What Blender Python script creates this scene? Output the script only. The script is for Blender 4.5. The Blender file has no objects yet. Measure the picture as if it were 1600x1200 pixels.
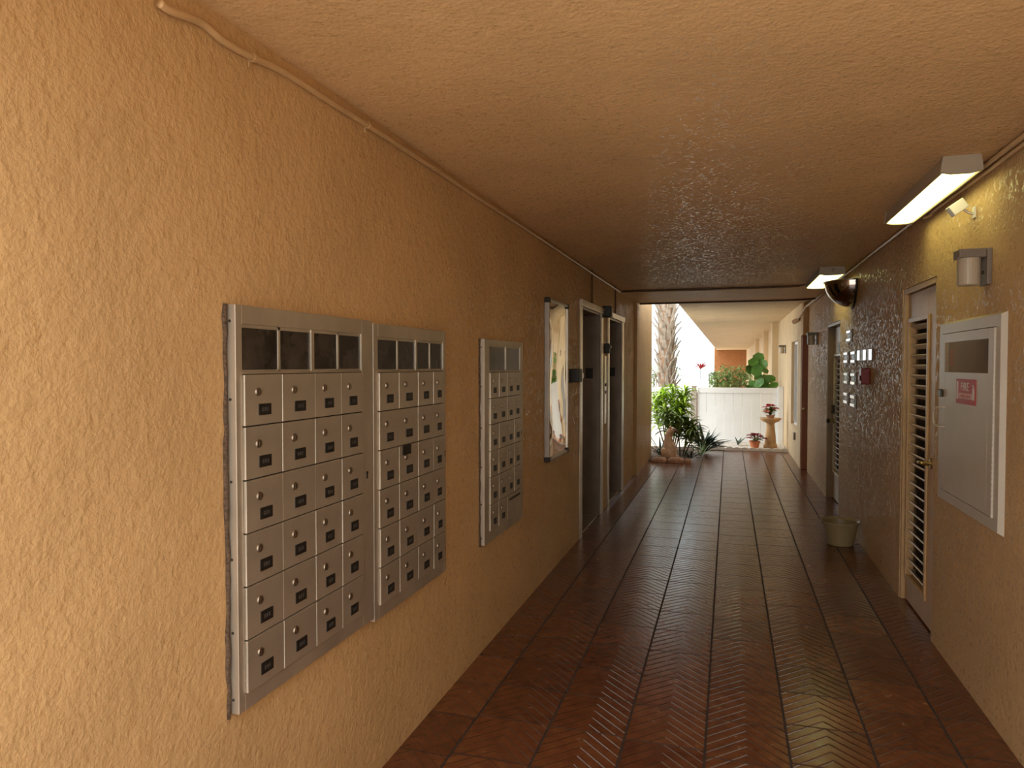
import bpy, bmesh, math, random
from mathutils import Vector, Matrix, Euler
PI = math.pi
scene = bpy.context.scene
COL = scene.collection
random.seed(7)

# ------------------------------------------------------------------ camera, sky, exposure
cam_data = bpy.data.cameras.new('camera')
cam_data.sensor_fit = 'HORIZONTAL'
cam_data.sensor_width = 36.0
cam_data.lens = 36.0 * 1120.0 / 1600.0
cam_data.clip_start = 0.02
cam = bpy.data.objects.new('camera', cam_data)
COL.objects.link(cam)
cam.location = (0, 0, 1.6)
cam.rotation_euler = Euler((math.radians(90 - 1.534), 0, math.radians(16.834)), 'XYZ')
scene.camera = cam

world = bpy.data.worlds.new('overcast_sky')
scene.world = world
world.use_nodes = True
wn = world.node_tree
bg = wn.nodes['Background']
bg.inputs['Color'].default_value = (1.0, 0.98, 0.94, 1)
# the overcast is thick and bright behind the camera, thinner light ahead over the garden
SKY_BEHIND, SKY_AHEAD = 3.8, 2.7
_tc = wn.nodes.new('ShaderNodeTexCoord'); _sp = wn.nodes.new('ShaderNodeSeparateXYZ'); _mr = wn.nodes.new('ShaderNodeMapRange')
wn.links.new(_tc.outputs['Generated'], _sp.inputs[0]); wn.links.new(_sp.outputs['Y'], _mr.inputs['Value'])
_mr.interpolation_type = 'SMOOTHSTEP'
_mr.inputs['From Min'].default_value = -0.5; _mr.inputs['From Max'].default_value = 0.45
_mr.inputs['To Min'].default_value = SKY_BEHIND; _mr.inputs['To Max'].default_value = SKY_AHEAD
# and, like any overcast, brighter overhead than at the horizon
_up = wn.nodes.new('ShaderNodeMapRange'); wn.links.new(_sp.outputs['Z'], _up.inputs['Value'])
_up.inputs['From Min'].default_value = 0.0; _up.inputs['From Max'].default_value = 1.0
_up.inputs['To Min'].default_value = 0.62; _up.inputs['To Max'].default_value = 1.6
_mu = wn.nodes.new('ShaderNodeMath'); _mu.operation = 'MULTIPLY'
wn.links.new(_mr.outputs['Result'], _mu.inputs[0]); wn.links.new(_up.outputs['Result'], _mu.inputs[1])
wn.links.new(_mu.outputs[0], bg.inputs['Strength'])
_cf = wn.nodes.new('ShaderNodeMapRange'); wn.links.new(_sp.outputs['Y'], _cf.inputs['Value'])
_cf.inputs['From Min'].default_value = -0.4; _cf.inputs['From Max'].default_value = 0.4
_cm = wn.nodes.new('ShaderNodeMix'); _cm.data_type = 'RGBA'
_cm.inputs['A'].default_value = (1.0, 0.98, 0.94, 1); _cm.inputs['B'].default_value = (0.86, 0.955, 1.0, 1)
wn.links.new(_cf.outputs['Result'], _cm.inputs['Factor']); wn.links.new(_cm.outputs['Result'], bg.inputs['Color'])

scene.view_settings.view_transform = 'Standard'
scene.view_settings.look = 'None'
scene.view_settings.gamma = 1.0
scene.view_settings.use_curve_mapping = False
scene.view_settings.exposure = 0.0
LAMP_STRENGTH = 5.0
scene.cycles.max_bounces = 14
scene.cycles.diffuse_bounces = 8
scene.cycles.sample_clamp_indirect = 6.0

# ------------------------------------------------------------------ materials
def srgb(r, g, b):
    def f(c):
        c /= 255.0
        return c / 12.92 if c <= 0.04045 else ((c + 0.055) / 1.055) ** 2.4
    return (f(r), f(g), f(b), 1.0)

class NT:
    """small helper round a material's node tree"""
    def __init__(s, name):
        s.m = bpy.data.materials.new(name)
        s.m.use_nodes = True
        s.t = s.m.node_tree
        s.b = s.t.nodes['Principled BSDF']
        s.tc = None
    def node(s, typ, **kw):
        n = s.t.nodes.new(typ)
        for k, v in kw.items():
            setattr(n, k, v)
        return n
    def link(s, a, b):
        s.t.links.new(a, b)
    def coord(s):
        if s.tc is None:
            s.tc = s.node('ShaderNodeTexCoord')
        return s.tc.outputs['Object']
    def noise(s, scale, detail=3.0, rough=0.5, vec=None):
        n = s.node('ShaderNodeTexNoise')
        n.inputs['Scale'].default_value = scale
        n.inputs['Detail'].default_value = detail
        n.inputs['Roughness'].default_value = rough
        s.link(vec if vec is not None else s.coord(), n.inputs['Vector'])
        return n.outputs['Fac']
    def math(s, op, a, b=None, c=None):
        n = s.node('ShaderNodeMath', operation=op)
        for i, v in enumerate((a, b, c)):
            if v is None:
                continue
            if isinstance(v, (int, float)):
                n.inputs[i].default_value = v
            else:
                s.link(v, n.inputs[i])
        return n.outputs[0]
    def ramp(s, fac, stops):
        n = s.node('ShaderNodeValToRGB')
        e = n.color_ramp.elements
        while len(e) < len(stops):
            e.new(0.5)
        for el, (p, c) in zip(e, stops):
            el.position = p
            el.color = c
        s.link(fac, n.inputs['Fac'])
        return n.outputs['Color']
    def bump(s, height, strength, dist, normal=None):
        n = s.node('ShaderNodeBump')
        n.inputs['Strength'].default_value = strength
        n.inputs['Distance'].default_value = dist
        s.link(height, n.inputs['Height'])
        if normal is not None:
            s.link(normal, n.inputs['Normal'])
        return n.outputs['Normal']
    def set(s, **kw):
        for k, v in kw.items():
            k = k.replace('_', ' ')
            s.b.inputs[k].default_value = v
        return s

def simple(name, col, rough=0.5, metal=0.0, var=0.12, vscale=6.0, bump=0.0, bscale=60.0, bdist=0.002, spec=0.5):
    n = NT(name)
    n.set(Roughness=rough, Metallic=metal)
    n.b.inputs['Specular IOR Level'].default_value = spec
    f = n.noise(vscale, 4)
    d = tuple(max(0, c * (1 - var)) for c in col[:3]) + (1,)
    l = tuple(min(1, c * (1 + var)) for c in col[:3]) + (1,)
    n.link(n.ramp(f, [(0.3, d), (0.7, l)]), n.b.inputs['Base Color'])
    if bump:
        n.link(n.bump(n.noise(bscale, 4), bump, bdist), n.b.inputs['Normal'])
    return n.m

def stucco(name, col, rough, bstr, dist=0.004, scale=70.0):
    n = NT(name)
    n.set(Roughness=rough)
    n.b.inputs['Specular IOR Level'].default_value = 0.25
    a = n.noise(2.2, 5)
    d = tuple(c * 0.93 for c in col[:3]) + (1,)
    l = tuple(c * 1.05 for c in col[:3]) + (1,)
    n.link(n.ramp(a, [(0.35, d), (0.65, l)]), n.b.inputs['Base Color'])
    h1 = n.noise(scale, 3, 0.55)
    h2 = n.noise(scale * 0.35, 2, 0.5)
    # the paint is glossy only in scattered flecks where the texture was brushed flat
    gl = n.node('ShaderNodeMapRange')
    n.link(n.noise(scale * 0.55, 3, 0.6), gl.inputs['Value'])
    gl.inputs['From Min'].default_value = 0.485; gl.inputs['From Max'].default_value = 0.60
    gl.inputs['To Min'].default_value = 0.85; gl.inputs['To Max'].default_value = rough
    n.link(gl.outputs['Result'], n.b.inputs['Roughness'])
    h = n.math('ADD', h1, n.math('MULTIPLY', h2, 0.8))
    h3 = n.noise(20, 2, 0.5)                      # broader trowel waves
    n.link(n.bump(h, bstr, dist, n.bump(h3, 0.35, 0.009)), n.b.inputs['Normal'])
    return n.m

M = {}
M['stucco'] = stucco('tan_stucco_paint', (0.58, 0.385, 0.192, 1), 0.22, 0.75, 0.005, 70)
M['ceiling'] = stucco('tan_ceiling_paint', (0.70, 0.465, 0.24, 1), 0.22, 0.8, 0.004, 80)
M['ceiling_pale'] = stucco('pale_tan_ceiling_paint', (0.60, 0.45, 0.27, 1), 0.3, 0.8, 0.004, 80)
M['stucco_pale'] = stucco('pale_cream_stucco', (0.68, 0.52, 0.32, 1), 0.5, 0.5)
M['brown'] = simple('brown_door_paint', srgb(150, 84, 40), 0.45)
M['tan_paint'] = simple('tan_door_paint', (0.54, 0.35, 0.17, 1), 0.35, bump=0.1)
M['orange_wall'] = simple('orange_brown_wall', srgb(150, 98, 54), 0.7)
M['dark_tan'] = simple('dark_tan_frame', (0.24, 0.15, 0.075, 1), 0.4)
M['slat_paint'] = simple('pale_slat_paint', (0.66, 0.55, 0.40, 1), 0.35)
M['pipe'] = simple('painted_conduit', (0.55, 0.365, 0.19, 1), 0.3)
M['pipe_dark'] = simple('dark_cable', (0.10, 0.05, 0.025, 1), 0.4)
M['void'] = simple('dark_cavity', (0.03, 0.02, 0.014, 1), 0.8)
M['black'] = simple('black_plastic', (0.010, 0.008, 0.007, 1), 0.5)
M['white_enamel'] = simple('white_enamel', (0.53, 0.47, 0.38, 1), 0.35, var=0.04)
M['lamp_enamel'] = simple('lamp_housing_enamel', (0.40, 0.34, 0.26, 1), 0.4, var=0.04)
M['white_plastic'] = simple('white_plastic', (0.78, 0.76, 0.72, 1), 0.4, var=0.03)
M['vinyl'] = simple('white_vinyl_fence', (0.79, 0.82, 0.84, 1), 0.45, var=0.03, vscale=3)
M['vinyl_shaded'] = simple('shaded_vinyl_post', (0.42, 0.37, 0.32, 1), 0.5)  # post's shadowed face painted in as a darker vinyl colour
M['shade'] = simple('milk_glass_shade', (0.46, 0.39, 0.30, 1), 0.3, var=0.03)
M['grey_metal'] = simple('grey_lamp_metal', (0.20, 0.16, 0.13, 1), 0.4)
M['brass'] = simple('aged_brass', (0.45, 0.33, 0.14, 1), 0.3, metal=1.0)
M['bronze'] = simple('dark_bronze', (0.05, 0.035, 0.02, 1), 0.35, metal=0.6)
M['red'] = simple('red_sign', srgb(178, 44, 34), 0.45, var=0.06)
M['dark_red'] = simple('dark_red_enamel', srgb(120, 22, 18), 0.35, var=0.08)
M['paper'] = simple('white_paper', (0.80, 0.78, 0.74, 1), 0.6, var=0.03)
M['glyph'] = simple('pale_lettering', (0.22, 0.24, 0.24, 1), 0.6, var=0.02)
M['faint'] = simple('worn_digit_paint', (0.055, 0.055, 0.055, 1), 0.6, var=0.02)
M['bucket'] = simple('cream_plastic', srgb(150, 134, 98), 0.42, var=0.05)
M['caulk'] = simple('rough_caulk', (0.10, 0.065, 0.042, 1), 0.9, var=0.6, vscale=120, bump=0.8, bscale=200)
M['terracotta'] = simple('terracotta', srgb(214, 130, 84), 0.7, bump=0.2)
M['concrete'] = simple('warm_concrete', srgb(196, 158, 112), 0.8, bump=0.4, bscale=90)
M['stone'] = simple('pale_garden_stone', srgb(218, 182, 148), 0.85, var=0.2, vscale=14, bump=0.5, bscale=60)
M['rock'] = simple('brown_edging_rock', srgb(176, 136, 108), 0.9, var=0.3, vscale=9, bump=0.8, bscale=40, bdist=0.008)
M['beak'] = simple('dark_muzzle', srgb(92, 74, 60), 0.8)
M['edging'] = simple('white_scalloped_edging', (0.72, 0.66, 0.58, 1), 0.8, bump=0.3)
M['gravel'] = simple('white_gravel', (0.72, 0.69, 0.63, 1), 0.9, var=0.3, vscale=45, bump=1.0, bscale=60, bdist=0.02)
M['soil'] = simple('dark_soil', srgb(86, 64, 44), 0.95, var=0.4, vscale=30, bump=0.8, bscale=50, bdist=0.01)
M['ground'] = simple('pale_paving', (0.74, 0.69, 0.61, 1), 0.85, var=0.1, vscale=2)
M['bark'] = simple('palm_bark', srgb(136, 108, 84), 0.9, var=0.35, vscale=16, bump=0.7, bscale=40, bdist=0.01)
M['boot'] = simple('grey_palm_boot', srgb(150, 138, 124), 0.85, var=0.25, vscale=12, bump=0.4, bscale=50)
M['leaf_bright'] = simple('bright_green_leaf', srgb(164, 196, 58), 0.4, var=0.4, vscale=9)
M['leaf_mid'] = simple('mid_green_leaf', srgb(104, 124, 48), 0.4, var=0.45, vscale=9)
M['leaf_dark'] = simple('dark_blue_green_leaf', srgb(52, 72, 50), 0.35, var=0.35, vscale=8)
M['leaf_pale'] = simple('pale_green_leaf', srgb(158, 186, 140), 0.45, var=0.3, vscale=8)
M['leaf_hedge'] = simple('hedge_leaf', srgb(160, 184, 120), 0.5, var=0.35, vscale=9)
M['leaf_round'] = simple('round_green_leaf', srgb(76, 124, 48), 0.4, var=0.3, vscale=5)
M['petal'] = simple('red_bract', srgb(206, 62, 66), 0.5, var=0.35, vscale=20)
M['petal_dark'] = simple('dark_red_flower', srgb(150, 40, 58), 0.5, var=0.4, vscale=20)
M['stem'] = simple('brown_stem', srgb(122, 96, 62), 0.8)

def brushed(name, col, rough, bstr=0.05):
    n = NT(name)
    n.set(Roughness=rough, Metallic=1.0)
    mp = n.node('ShaderNodeMapping')
    mp.inputs['Scale'].default_value = (160, 160, 3)
    n.link(n.coord(), mp.inputs['Vector'])
    g = n.noise(1.0, 3, 0.6, mp.outputs['Vector'])
    f = n.noise(5.0, 3)
    d = tuple(c * 0.85 for c in col[:3]) + (1,)
    l = tuple(min(1, c * 1.12) for c in col[:3]) + (1,)
    n.link(n.ramp(f, [(0.3, d), (0.7, l)]), n.b.inputs['Base Color'])
    n.link(n.math('MULTIPLY_ADD', g, 0.16, rough - 0.08), n.b.inputs['Roughness'])
    n.link(n.bump(g, bstr, 0.001), n.b.inputs['Normal'])
    return n.m
M['alu'] = brushed('brushed_aluminium', (0.57, 0.515, 0.435, 1), 0.46)
M['alu'].node_tree.nodes['Principled BSDF'].inputs['Metallic'].default_value = 0.75
M['alu_bright'] = brushed('worn_bright_aluminium', (0.72, 0.68, 0.64, 1), 0.34)
M['steel'] = brushed('dark_brushed_steel', (0.20, 0.155, 0.12, 1), 0.36)
M['steel_trim'] = brushed('stainless_trim', (0.62, 0.57, 0.50, 1), 0.3)
M['mirror'] = NT('wavy_mirror_sheet').set(Roughness=0.04, Metallic=1.0, Base_Color=(0.80, 0.77, 0.72, 1)).m
M['frame_alu'] = brushed('dull_frame_aluminium', (0.42, 0.38, 0.34, 1), 0.4)
M['lock_metal'] = brushed('dull_lock_metal', (0.34, 0.28, 0.22, 1), 0.42)
M['polished'] = NT('polished_plate_metal').set(Roughness=0.14, Metallic=1.0, Base_Color=(0.85, 0.82, 0.77, 1)).m
M['dome'] = NT('dome_mirror').set(Roughness=0.05, Metallic=1.0, Base_Color=(0.42, 0.38, 0.35, 1)).m

def dusty_glass(name):
    n = NT(name)
    n.set(Roughness=0.26)
    f = n.noise(9, 5, 0.65)
    n.link(n.ramp(f, [(0.35, (0.012, 0.009, 0.008, 1)), (0.75, (0.075, 0.062, 0.052, 1))]), n.b.inputs['Base Color'])
    return n.m
M['dusty'] = dusty_glass('dusty_dark_glass')

def clear_glass(name, tint, rough=0.03):
    n = NT(name)
    n.set(Roughness=rough, Base_Color=tint, Transmission_Weight=1.0, IOR=1.25)
    return n.m
M['window_glass'] = NT('pale_window_glass').set(Roughness=0.1, Base_Color=(0.42, 0.44, 0.46, 1)).m
M['glass'] = clear_glass('clear_pane', (0.92, 0.92, 0.90, 1))

def lens(name):
    n = NT(name)
    n.set(Roughness=0.3, Base_Color=(0.8, 0.8, 0.75, 1), Emission_Color=(0.98, 0.93, 0.36, 1), Emission_Strength=LAMP_STRENGTH)
    return n.m
M['lens'] = lens('lit_lamp_lens')

TILE, TX, TY = 0.3335, -0.083, 5.06
def tile_floor():
    n = NT('terracotta_chevron_tiles')
    sep = n.node('ShaderNodeSeparateXYZ')
    n.link(n.coord(), sep.inputs[0])
    u = n.math('DIVIDE', n.math('SUBTRACT', sep.outputs['X'], TX), TILE)
    v0 = n.math('DIVIDE', n.math('SUBTRACT', sep.outputs['Y'], TY), TILE)
    iu = n.math('FLOOR', u)
    # the columns were laid a little out of step with one another
    cj = n.node('ShaderNodeTexWhiteNoise', noise_dimensions='1D')
    n.link(iu, cj.inputs['W'])
    v = n.math('ADD', v0, n.math('MULTIPLY', cj.outputs['Value'], 0.35))
    iv = n.math('FLOOR', v)
    fu = n.math('FRACT', u); fv = n.math('FRACT', v)
    fu = n.math('ABSOLUTE', fu)
    du = n.math('SUBTRACT', 0.5, n.math('ABSOLUTE', n.math('SUBTRACT', fu, 0.5)))
    dv = n.math('SUBTRACT', 0.5, n.math('ABSOLUTE', n.math('SUBTRACT', fv, 0.5)))
    gu = n.math('LESS_THAN', du, 0.017)
    gv = n.math('LESS_THAN', dv, 0.016)
    # chevron ribs pressed into each tile
    tri = n.math('ABSOLUTE', n.math('SUBTRACT', fu, 0.5))
    ph = n.math('FRACT', n.math('ADD', n.math('MULTIPLY', fv, 5.0), n.math('MULTIPLY', tri, 5.0)))
    rib = n.math('ABSOLUTE', n.math('SUBTRACT', ph, 0.5))
    rib = n.math('MINIMUM', n.math('MULTIPLY', n.math('SUBTRACT', 0.5, rib), 8.0), 1.0)
    wn_ = n.node('ShaderNodeTexWhiteNoise', noise_dimensions='2D')
    cmb = n.node('ShaderNodeCombineXYZ')
    n.link(iu, cmb.inputs[0]); n.link(iv, cmb.inputs[1])
    n.link(cmb.outputs[0], wn_.inputs['Vector'])
    mott = n.noise(14, 5, 0.6)
    t = n.math('ADD', n.math('MULTIPLY', wn_.outputs['Value'], 0.25), n.math('MULTIPLY', mott, 0.75))
    base = n.ramp(t, [(0.25, srgb(80, 42, 26)), (0.5, srgb(106, 61, 38)), (0.75, srgb(128, 79, 46))])
    mixr = n.node('ShaderNodeMix', data_type='RGBA')
    n.link(n.math('MULTIPLY', n.math('SUBTRACT', 1.0, rib), 0.45), mixr.inputs['Factor'])
    n.link(base, mixr.inputs['A'])
    mixr.inputs['B'].default_value = srgb(60, 29, 18)
    mixg = n.node('ShaderNodeMix', data_type='RGBA')
    n.link(n.math('MULTIPLY', n.math('MAXIMUM', gu, n.math('MULTIPLY', gv, 0.75)), 0.9), mixg.inputs['Factor'])
    n.link(mixr.outputs['Result'], mixg.inputs['A'])
    mixg.inputs['B'].default_value = srgb(40, 28, 22)
    n.link(mixg.outputs['Result'], n.b.inputs['Base Color'])
    h = n.math('ADD', n.math('MULTIPLY', rib, 0.6), n.math('MULTIPLY', mott, 0.22))
    h = n.math('SUBTRACT', h, n.math('MULTIPLY', n.math('MAXIMUM', gu, gv), 1.0))
    n.link(n.bump(h, 0.7, 0.004), n.b.inputs['Normal'])
    rg = n.math('MULTIPLY_ADD', mott, 0.18, 0.15)
    n.link(n.math('MAXIMUM', rg, n.math('MULTIPLY', n.math('MAXIMUM', gu, n.math('MULTIPLY', gv, 0.7)), 0.9)), n.b.inputs['Roughness'])
    n.b.inputs['Specular IOR Level'].default_value = 0.7
    return n.m
M['tiles'] = tile_floor()

# ------------------------------------------------------------------ mesh helpers
class MB:
    def __init__(s):
        s.bm = bmesh.new()
    def face(s, pts):
        s.bm.faces.new([s.bm.verts.new(p) for p in pts])
        return s
    def box(s, x0, x1, y0, y1, z0, z1, mat=None):
        c = [(x0, y0, z0), (x1, y0, z0), (x1, y1, z0), (x0, y1, z0), (x0, y0, z1), (x1, y0, z1), (x1, y1, z1), (x0, y1, z1)]
        if mat is not None:
            c = [mat @ Vector(p) for p in c]
        v = [s.bm.verts.new(p) for p in c]
        for f in ((3, 2, 1, 0), (4, 5, 6, 7), (0, 1, 5, 4), (1, 2, 6, 5), (2, 3, 7, 6), (3, 0, 4, 7)):
            s.bm.faces.new([v[i] for i in f])
        return s
    def rings(s, rings, cap0=True, cap1=True, closed=True):
        vs = [[s.bm.verts.new(p) for p in r] for r in rings]
        n = len(vs[0])
        for a, b in zip(vs, vs[1:]):
            for i in range(n if closed else n - 1):
                j = (i + 1) % n
                s.bm.faces.new((a[i], a[j], b[j], b[i]))
        if cap0:
            s.bm.faces.new(vs[0][::-1])
        if cap1:
            s.bm.faces.new(vs[-1])
        return s
    def tube(s, pts, r, n=10):
        pts = [Vector(p) for p in pts]
        rr = r if isinstance(r, (list, tuple)) else [r] * len(pts)
        up = None
        rings = []
        for i, p in enumerate(pts):
            a = pts[max(i - 1, 0)]; b = pts[min(i + 1, len(pts) - 1)]
            t = (b - a).normalized()
            if up is None:
                up = Vector((0, 0, 1)) if abs(t.z) < 0.9 else Vector((1, 0, 0))
            up = (up - t * up.dot(t))
            if up.length < 1e-4:
                up = t.orthogonal()
            up.normalize()
            w = t.cross(up)
            rings.append([p + (up * math.cos(2 * PI * k / n) + w * math.sin(2 * PI * k / n)) * rr[i] for k in range(n)])
        return s.rings(rings)
    def lathe(s, prof, c=(0, 0, 0), n=28, cap0=True, cap1=True):
        rings = [[(c[0] + r * math.cos(2 * PI * k / n), c[1] + r * math.sin(2 * PI * k / n), c[2] + z) for k in range(n)] for r, z in prof]
        return s.rings(rings, cap0, cap1)
    def blob(s, c, rad, seg=14, ring=9, rot=None):
        rings = []
        for i in range(1, ring):
            a = PI * i / ring
            row = []
            for k in range(seg):
                q = Vector((rad[0] * math.sin(a) * math.cos(2 * PI * k / seg), rad[1] * math.sin(a) * math.sin(2 * PI * k / seg), -rad[2] * math.cos(a)))
                if rot is not None:
                    q = rot @ q
                row.append(Vector(c) + q)
            rings.append(row)
        return s.rings(rings)
    def blade(s, base, d, length, width, droop, n=5, fold=0.25, up=None):
        """one strap-shaped leaf, arching over; a shallow V in section"""
        d = Vector(d).normalized()
        side = d.cross(Vector((0, 0, 1)))
        if side.length < 1e-3:
            side = Vector((1, 0, 0))
        side.normalize()
        p = Vector(base)
        rows = []
        for i in range(n + 1):
            t = i / n
            w = width * (0.45 + 1.1 * t) if t < 0.5 else width * (1.0 - (t - 0.5) * 2) ** 0.8
            w = max(w, 0.0015)
            nrm = side.cross(d).normalized()
            rows.append([p - side * w * 0.5 + nrm * w * fold, p - nrm * 0.0, p + side * w * 0.5 + nrm * w * fold])
            p = p + d * (length / n)
            d = (d + Vector((0, 0, -droop / n))).normalized()
        vs = [[s.bm.verts.new(q) for q in r] for r in rows]
        for a, b in zip(vs, vs[1:]):
            for i in range(2):
                s.bm.faces.new((a[i], a[i + 1], b[i + 1], b[i]))
        return s
    def disc_leaf(s, c, nrm, r, n=10, cup=0.2):
        nrm = Vector(nrm).normalized()
        a = nrm.orthogonal().normalized(); b = nrm.cross(a)
        mid = s.bm.verts.new(Vector(c) - nrm * r * cup)
        ring = [s.bm.verts.new(Vector(c) + (a * math.cos(2 * PI * k / n) * 1.1 + b * math.sin(2 * PI * k / n)) * r * (1 + 0.06 * math.sin(3 * k))) for k in range(n)]
        for k in range(n):
            s.bm.faces.new((mid, ring[k], ring[(k + 1) % n]))
        return s
    def build(s, name, mat, parent=None, bevel=0.0, smooth=False, loc=None, rot=None, seg=2):
        bmesh.ops.recalc_face_normals(s.bm, faces=s.bm.faces[:])
        me = bpy.data.meshes.new(name)
        s.bm.to_mesh(me); s.bm.free()
        me.materials.append(M[mat] if isinstance(mat, str) else mat)
        if smooth:
            for p in me.polygons:
                p.use_smooth = True
        o = bpy.data.objects.new(name, me)
        COL.objects.link(o)
        if parent is not None:
            o.parent = parent
        if loc is not None:
            o.location = loc
        if rot is not None:
            o.rotation_euler = rot
        if bevel:
            md = o.modifiers.new('bevel', 'BEVEL')
            md.width = bevel; md.segments = seg; md.limit_method = 'ANGLE'; md.angle_limit = math.radians(40)
        return o

def tag(o, label=None, cat=None, group=None, kind=None):
    if label: o['label'] = label
    if cat: o['category'] = cat
    if group: o['group'] = group
    if kind: o['kind'] = kind
    return o

def thing(name, label, cat, loc=(0, 0, 0), rz=0.0, group=None, kind=None):
    o = bpy.data.objects.new(name, None)
    o.empty_display_size = 0.1
    COL.objects.link(o)
    o.location = loc; o.rotation_euler = (0, 0, rz)
    return tag(o, label, cat, group, kind)

def copy_tree(o, parent=None):
    c = o.copy(); COL.objects.link(c)
    c.parent = parent
    for ch in [x for x in o.children]:
        copy_tree(ch, c)
    return c

LW, RW, CZ = -1.307, 1.134, 2.53      # wall faces and ceiling
LROT, RROT = PI / 2, -PI / 2           # local +x along the wall, local -y out of it
def struct(o, label=None, cat=None):
    return tag(o, label, cat, None, 'structure')

# ------------------------------------------------------------------ the setting
YB = 0.4                               # the mouth of the passage, behind the camera
E1, E2 = (6.53, 7.55), (8.10, 9.10)     # lift openings
w = MB()
T = 0.35
def lw(y0, y1, z0, z1, x=LW, t=T): w.box(x - t, x, y0, y1, z0, z1)
lw(YB, E1[0], 0, CZ); lw(E1[0], E1[1], 2.14, CZ); lw(E1[1], E2[0], 0, CZ); lw(E2[0], E2[1], 2.14, CZ); lw(E2[1], 10.4, 0, CZ)
for e in (E1, E2): w.box(LW - T - 0.1, LW - T + 0.1, e[0], e[1], 0, 2.14)
w.box(-1.66, -1.267, 10.4, 12.45, 0, 3.4)
struct(w.build('wall_left', 'stucco'), 'tan stucco wall on the left carrying mailboxes and lift doors', 'wall')

D1, D2 = (4.64, 5.47), (8.35, 9.40)     # louvred door openings
w = MB()
def rw(y0, y1, z0, z1, x=RW, x1=RW + 0.35): w.box(x, x1, y0, y1, z0, z1)
rw(-2.2, D1[0], 0, CZ); rw(*D1, 2.11, CZ); rw(D1[1], D2[0], 0, CZ); rw(*D2, 2.08, CZ); rw(D2[1], 11.55, 0, CZ)  # unseen stretch behind the camera, lengthened to keep side light off wall_left
rw(*D1, 0, 2.11, RW + 0.16); rw(*D2, 0, 2.08, RW + 0.2)
rw(11.55, 11.85, 2.05, CZ, 1.06)
rw(11.55, 11.85, 0, 2.05, 1.40)
struct(w.build('wall_right', 'stucco'), 'tan stucco wall on the right with two louvred doors', 'wall')

# pale wall of the open walkway beyond, with a window and shallow pilasters
w = MB()
WY = (12.4, 13.6, 0.55, 2.0)
X0, X1 = 1.06, 1.485
w.box(X0, X1, 11.85, WY[0], 0, 2.55); w.box(X0, X1, WY[1], 48, 0, 2.55)
w.box(X0, X1, WY[0], WY[1], 0, WY[2]); w.box(X0, X1, WY[0], WY[1], WY[3], 2.55)
w.box(X0 + 0.3, X1, WY[0], WY[1], WY[2], WY[3])
for y in (17.2, 21.5, 28.0):
    w.box(X0 - 0.13, X0, y, y + 0.7, 0, 2.55)
struct(w.build('wall_walkway', 'stucco_pale'), 'pale cream wall along the open walkway beyond the passage', 'wall')

fl = MB().box(-1.75, 1.6, YB, 12.45, -0.12, 0.0).box(-1.26, 1.6, 12.45, 14.02, -0.12, 0.0)
struct(fl.build('floor', 'tiles'), 'reddish brown tiled floor with chevron ribs', 'floor')
cl = MB()
cl.box(-1.75, 1.6, YB, 9.04, CZ, CZ + 0.3)
cl.box(-1.75, 1.6, 9.04, 10.62, CZ - 0.03, CZ + 0.3)
struct(cl.build('ceiling', 'ceiling'), 'low tan stucco ceiling of the passage', 'ceiling')
cl = MB()
cl.box(-0.76, 1.6, 10.62, 48, 2.55, 2.85)
struct(cl.build('ceiling_walkway', 'ceiling_pale'), 'walkway ceiling beyond the passage, open on its left side', 'ceiling')
struct(MB().box(-0.9, 1.6, 48, 48.3, 0, 2.85).build('wall_end', 'orange_wall'), 'orange brown wall at the far end of the walkway', 'wall')
g = MB().box(-60, 60, -60, 90, -0.3, -0.12)
struct(g.build('ground', 'ground'), 'pale ground outside the passage', 'ground')

# window in the walkway wall
win = thing('window_1', 'tall window set into the pale walkway wall', 'window', (X0, WY[1], WY[2]), RROT, kind='structure')
wl, wh = WY[1] - WY[0], WY[3] - WY[2]
f = MB()
for a in (0, wl / 2 - 0.025, wl - 0.05): f.box(a, a + 0.05, 0.05, 0.09, 0, wh)
f.box(0, wl, 0.05, 0.09, 0, 0.05); f.box(0, wl, 0.05, 0.09, wh - 0.05, wh)
f.build('window_frame', 'white_plastic', win, 0.004)
MB().box(0.045, wl - 0.045, 0.066, 0.074, 0.045, wh - 0.045).build('pane', 'window_glass', win)
MB().box(0.001, wl - 0.001, 0.001, 0.05, 0.0005, 0.012).build('window_sill', 'stucco_pale', win, 0.004)

# brown door set crosswise where the wall steps in
d = thing('door_3', 'narrow brown door at the step in the right wall', 'door', (1.06, 11.72, 0), 0, kind='structure')
MB().box(0.003, 0.335, 0, 0.045, 0.004, 2.045).build('door_panel', 'brown', d, 0.004)
k = MB(); k.tube([(0.035, 0, 0.93), (0.035, -0.04, 0.93)], 0.008); k.blob((0.035, -0.055, 0.93), (0.022, 0.018, 0.022))
k.build('door_knob', 'brass', d, smooth=True)

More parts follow.
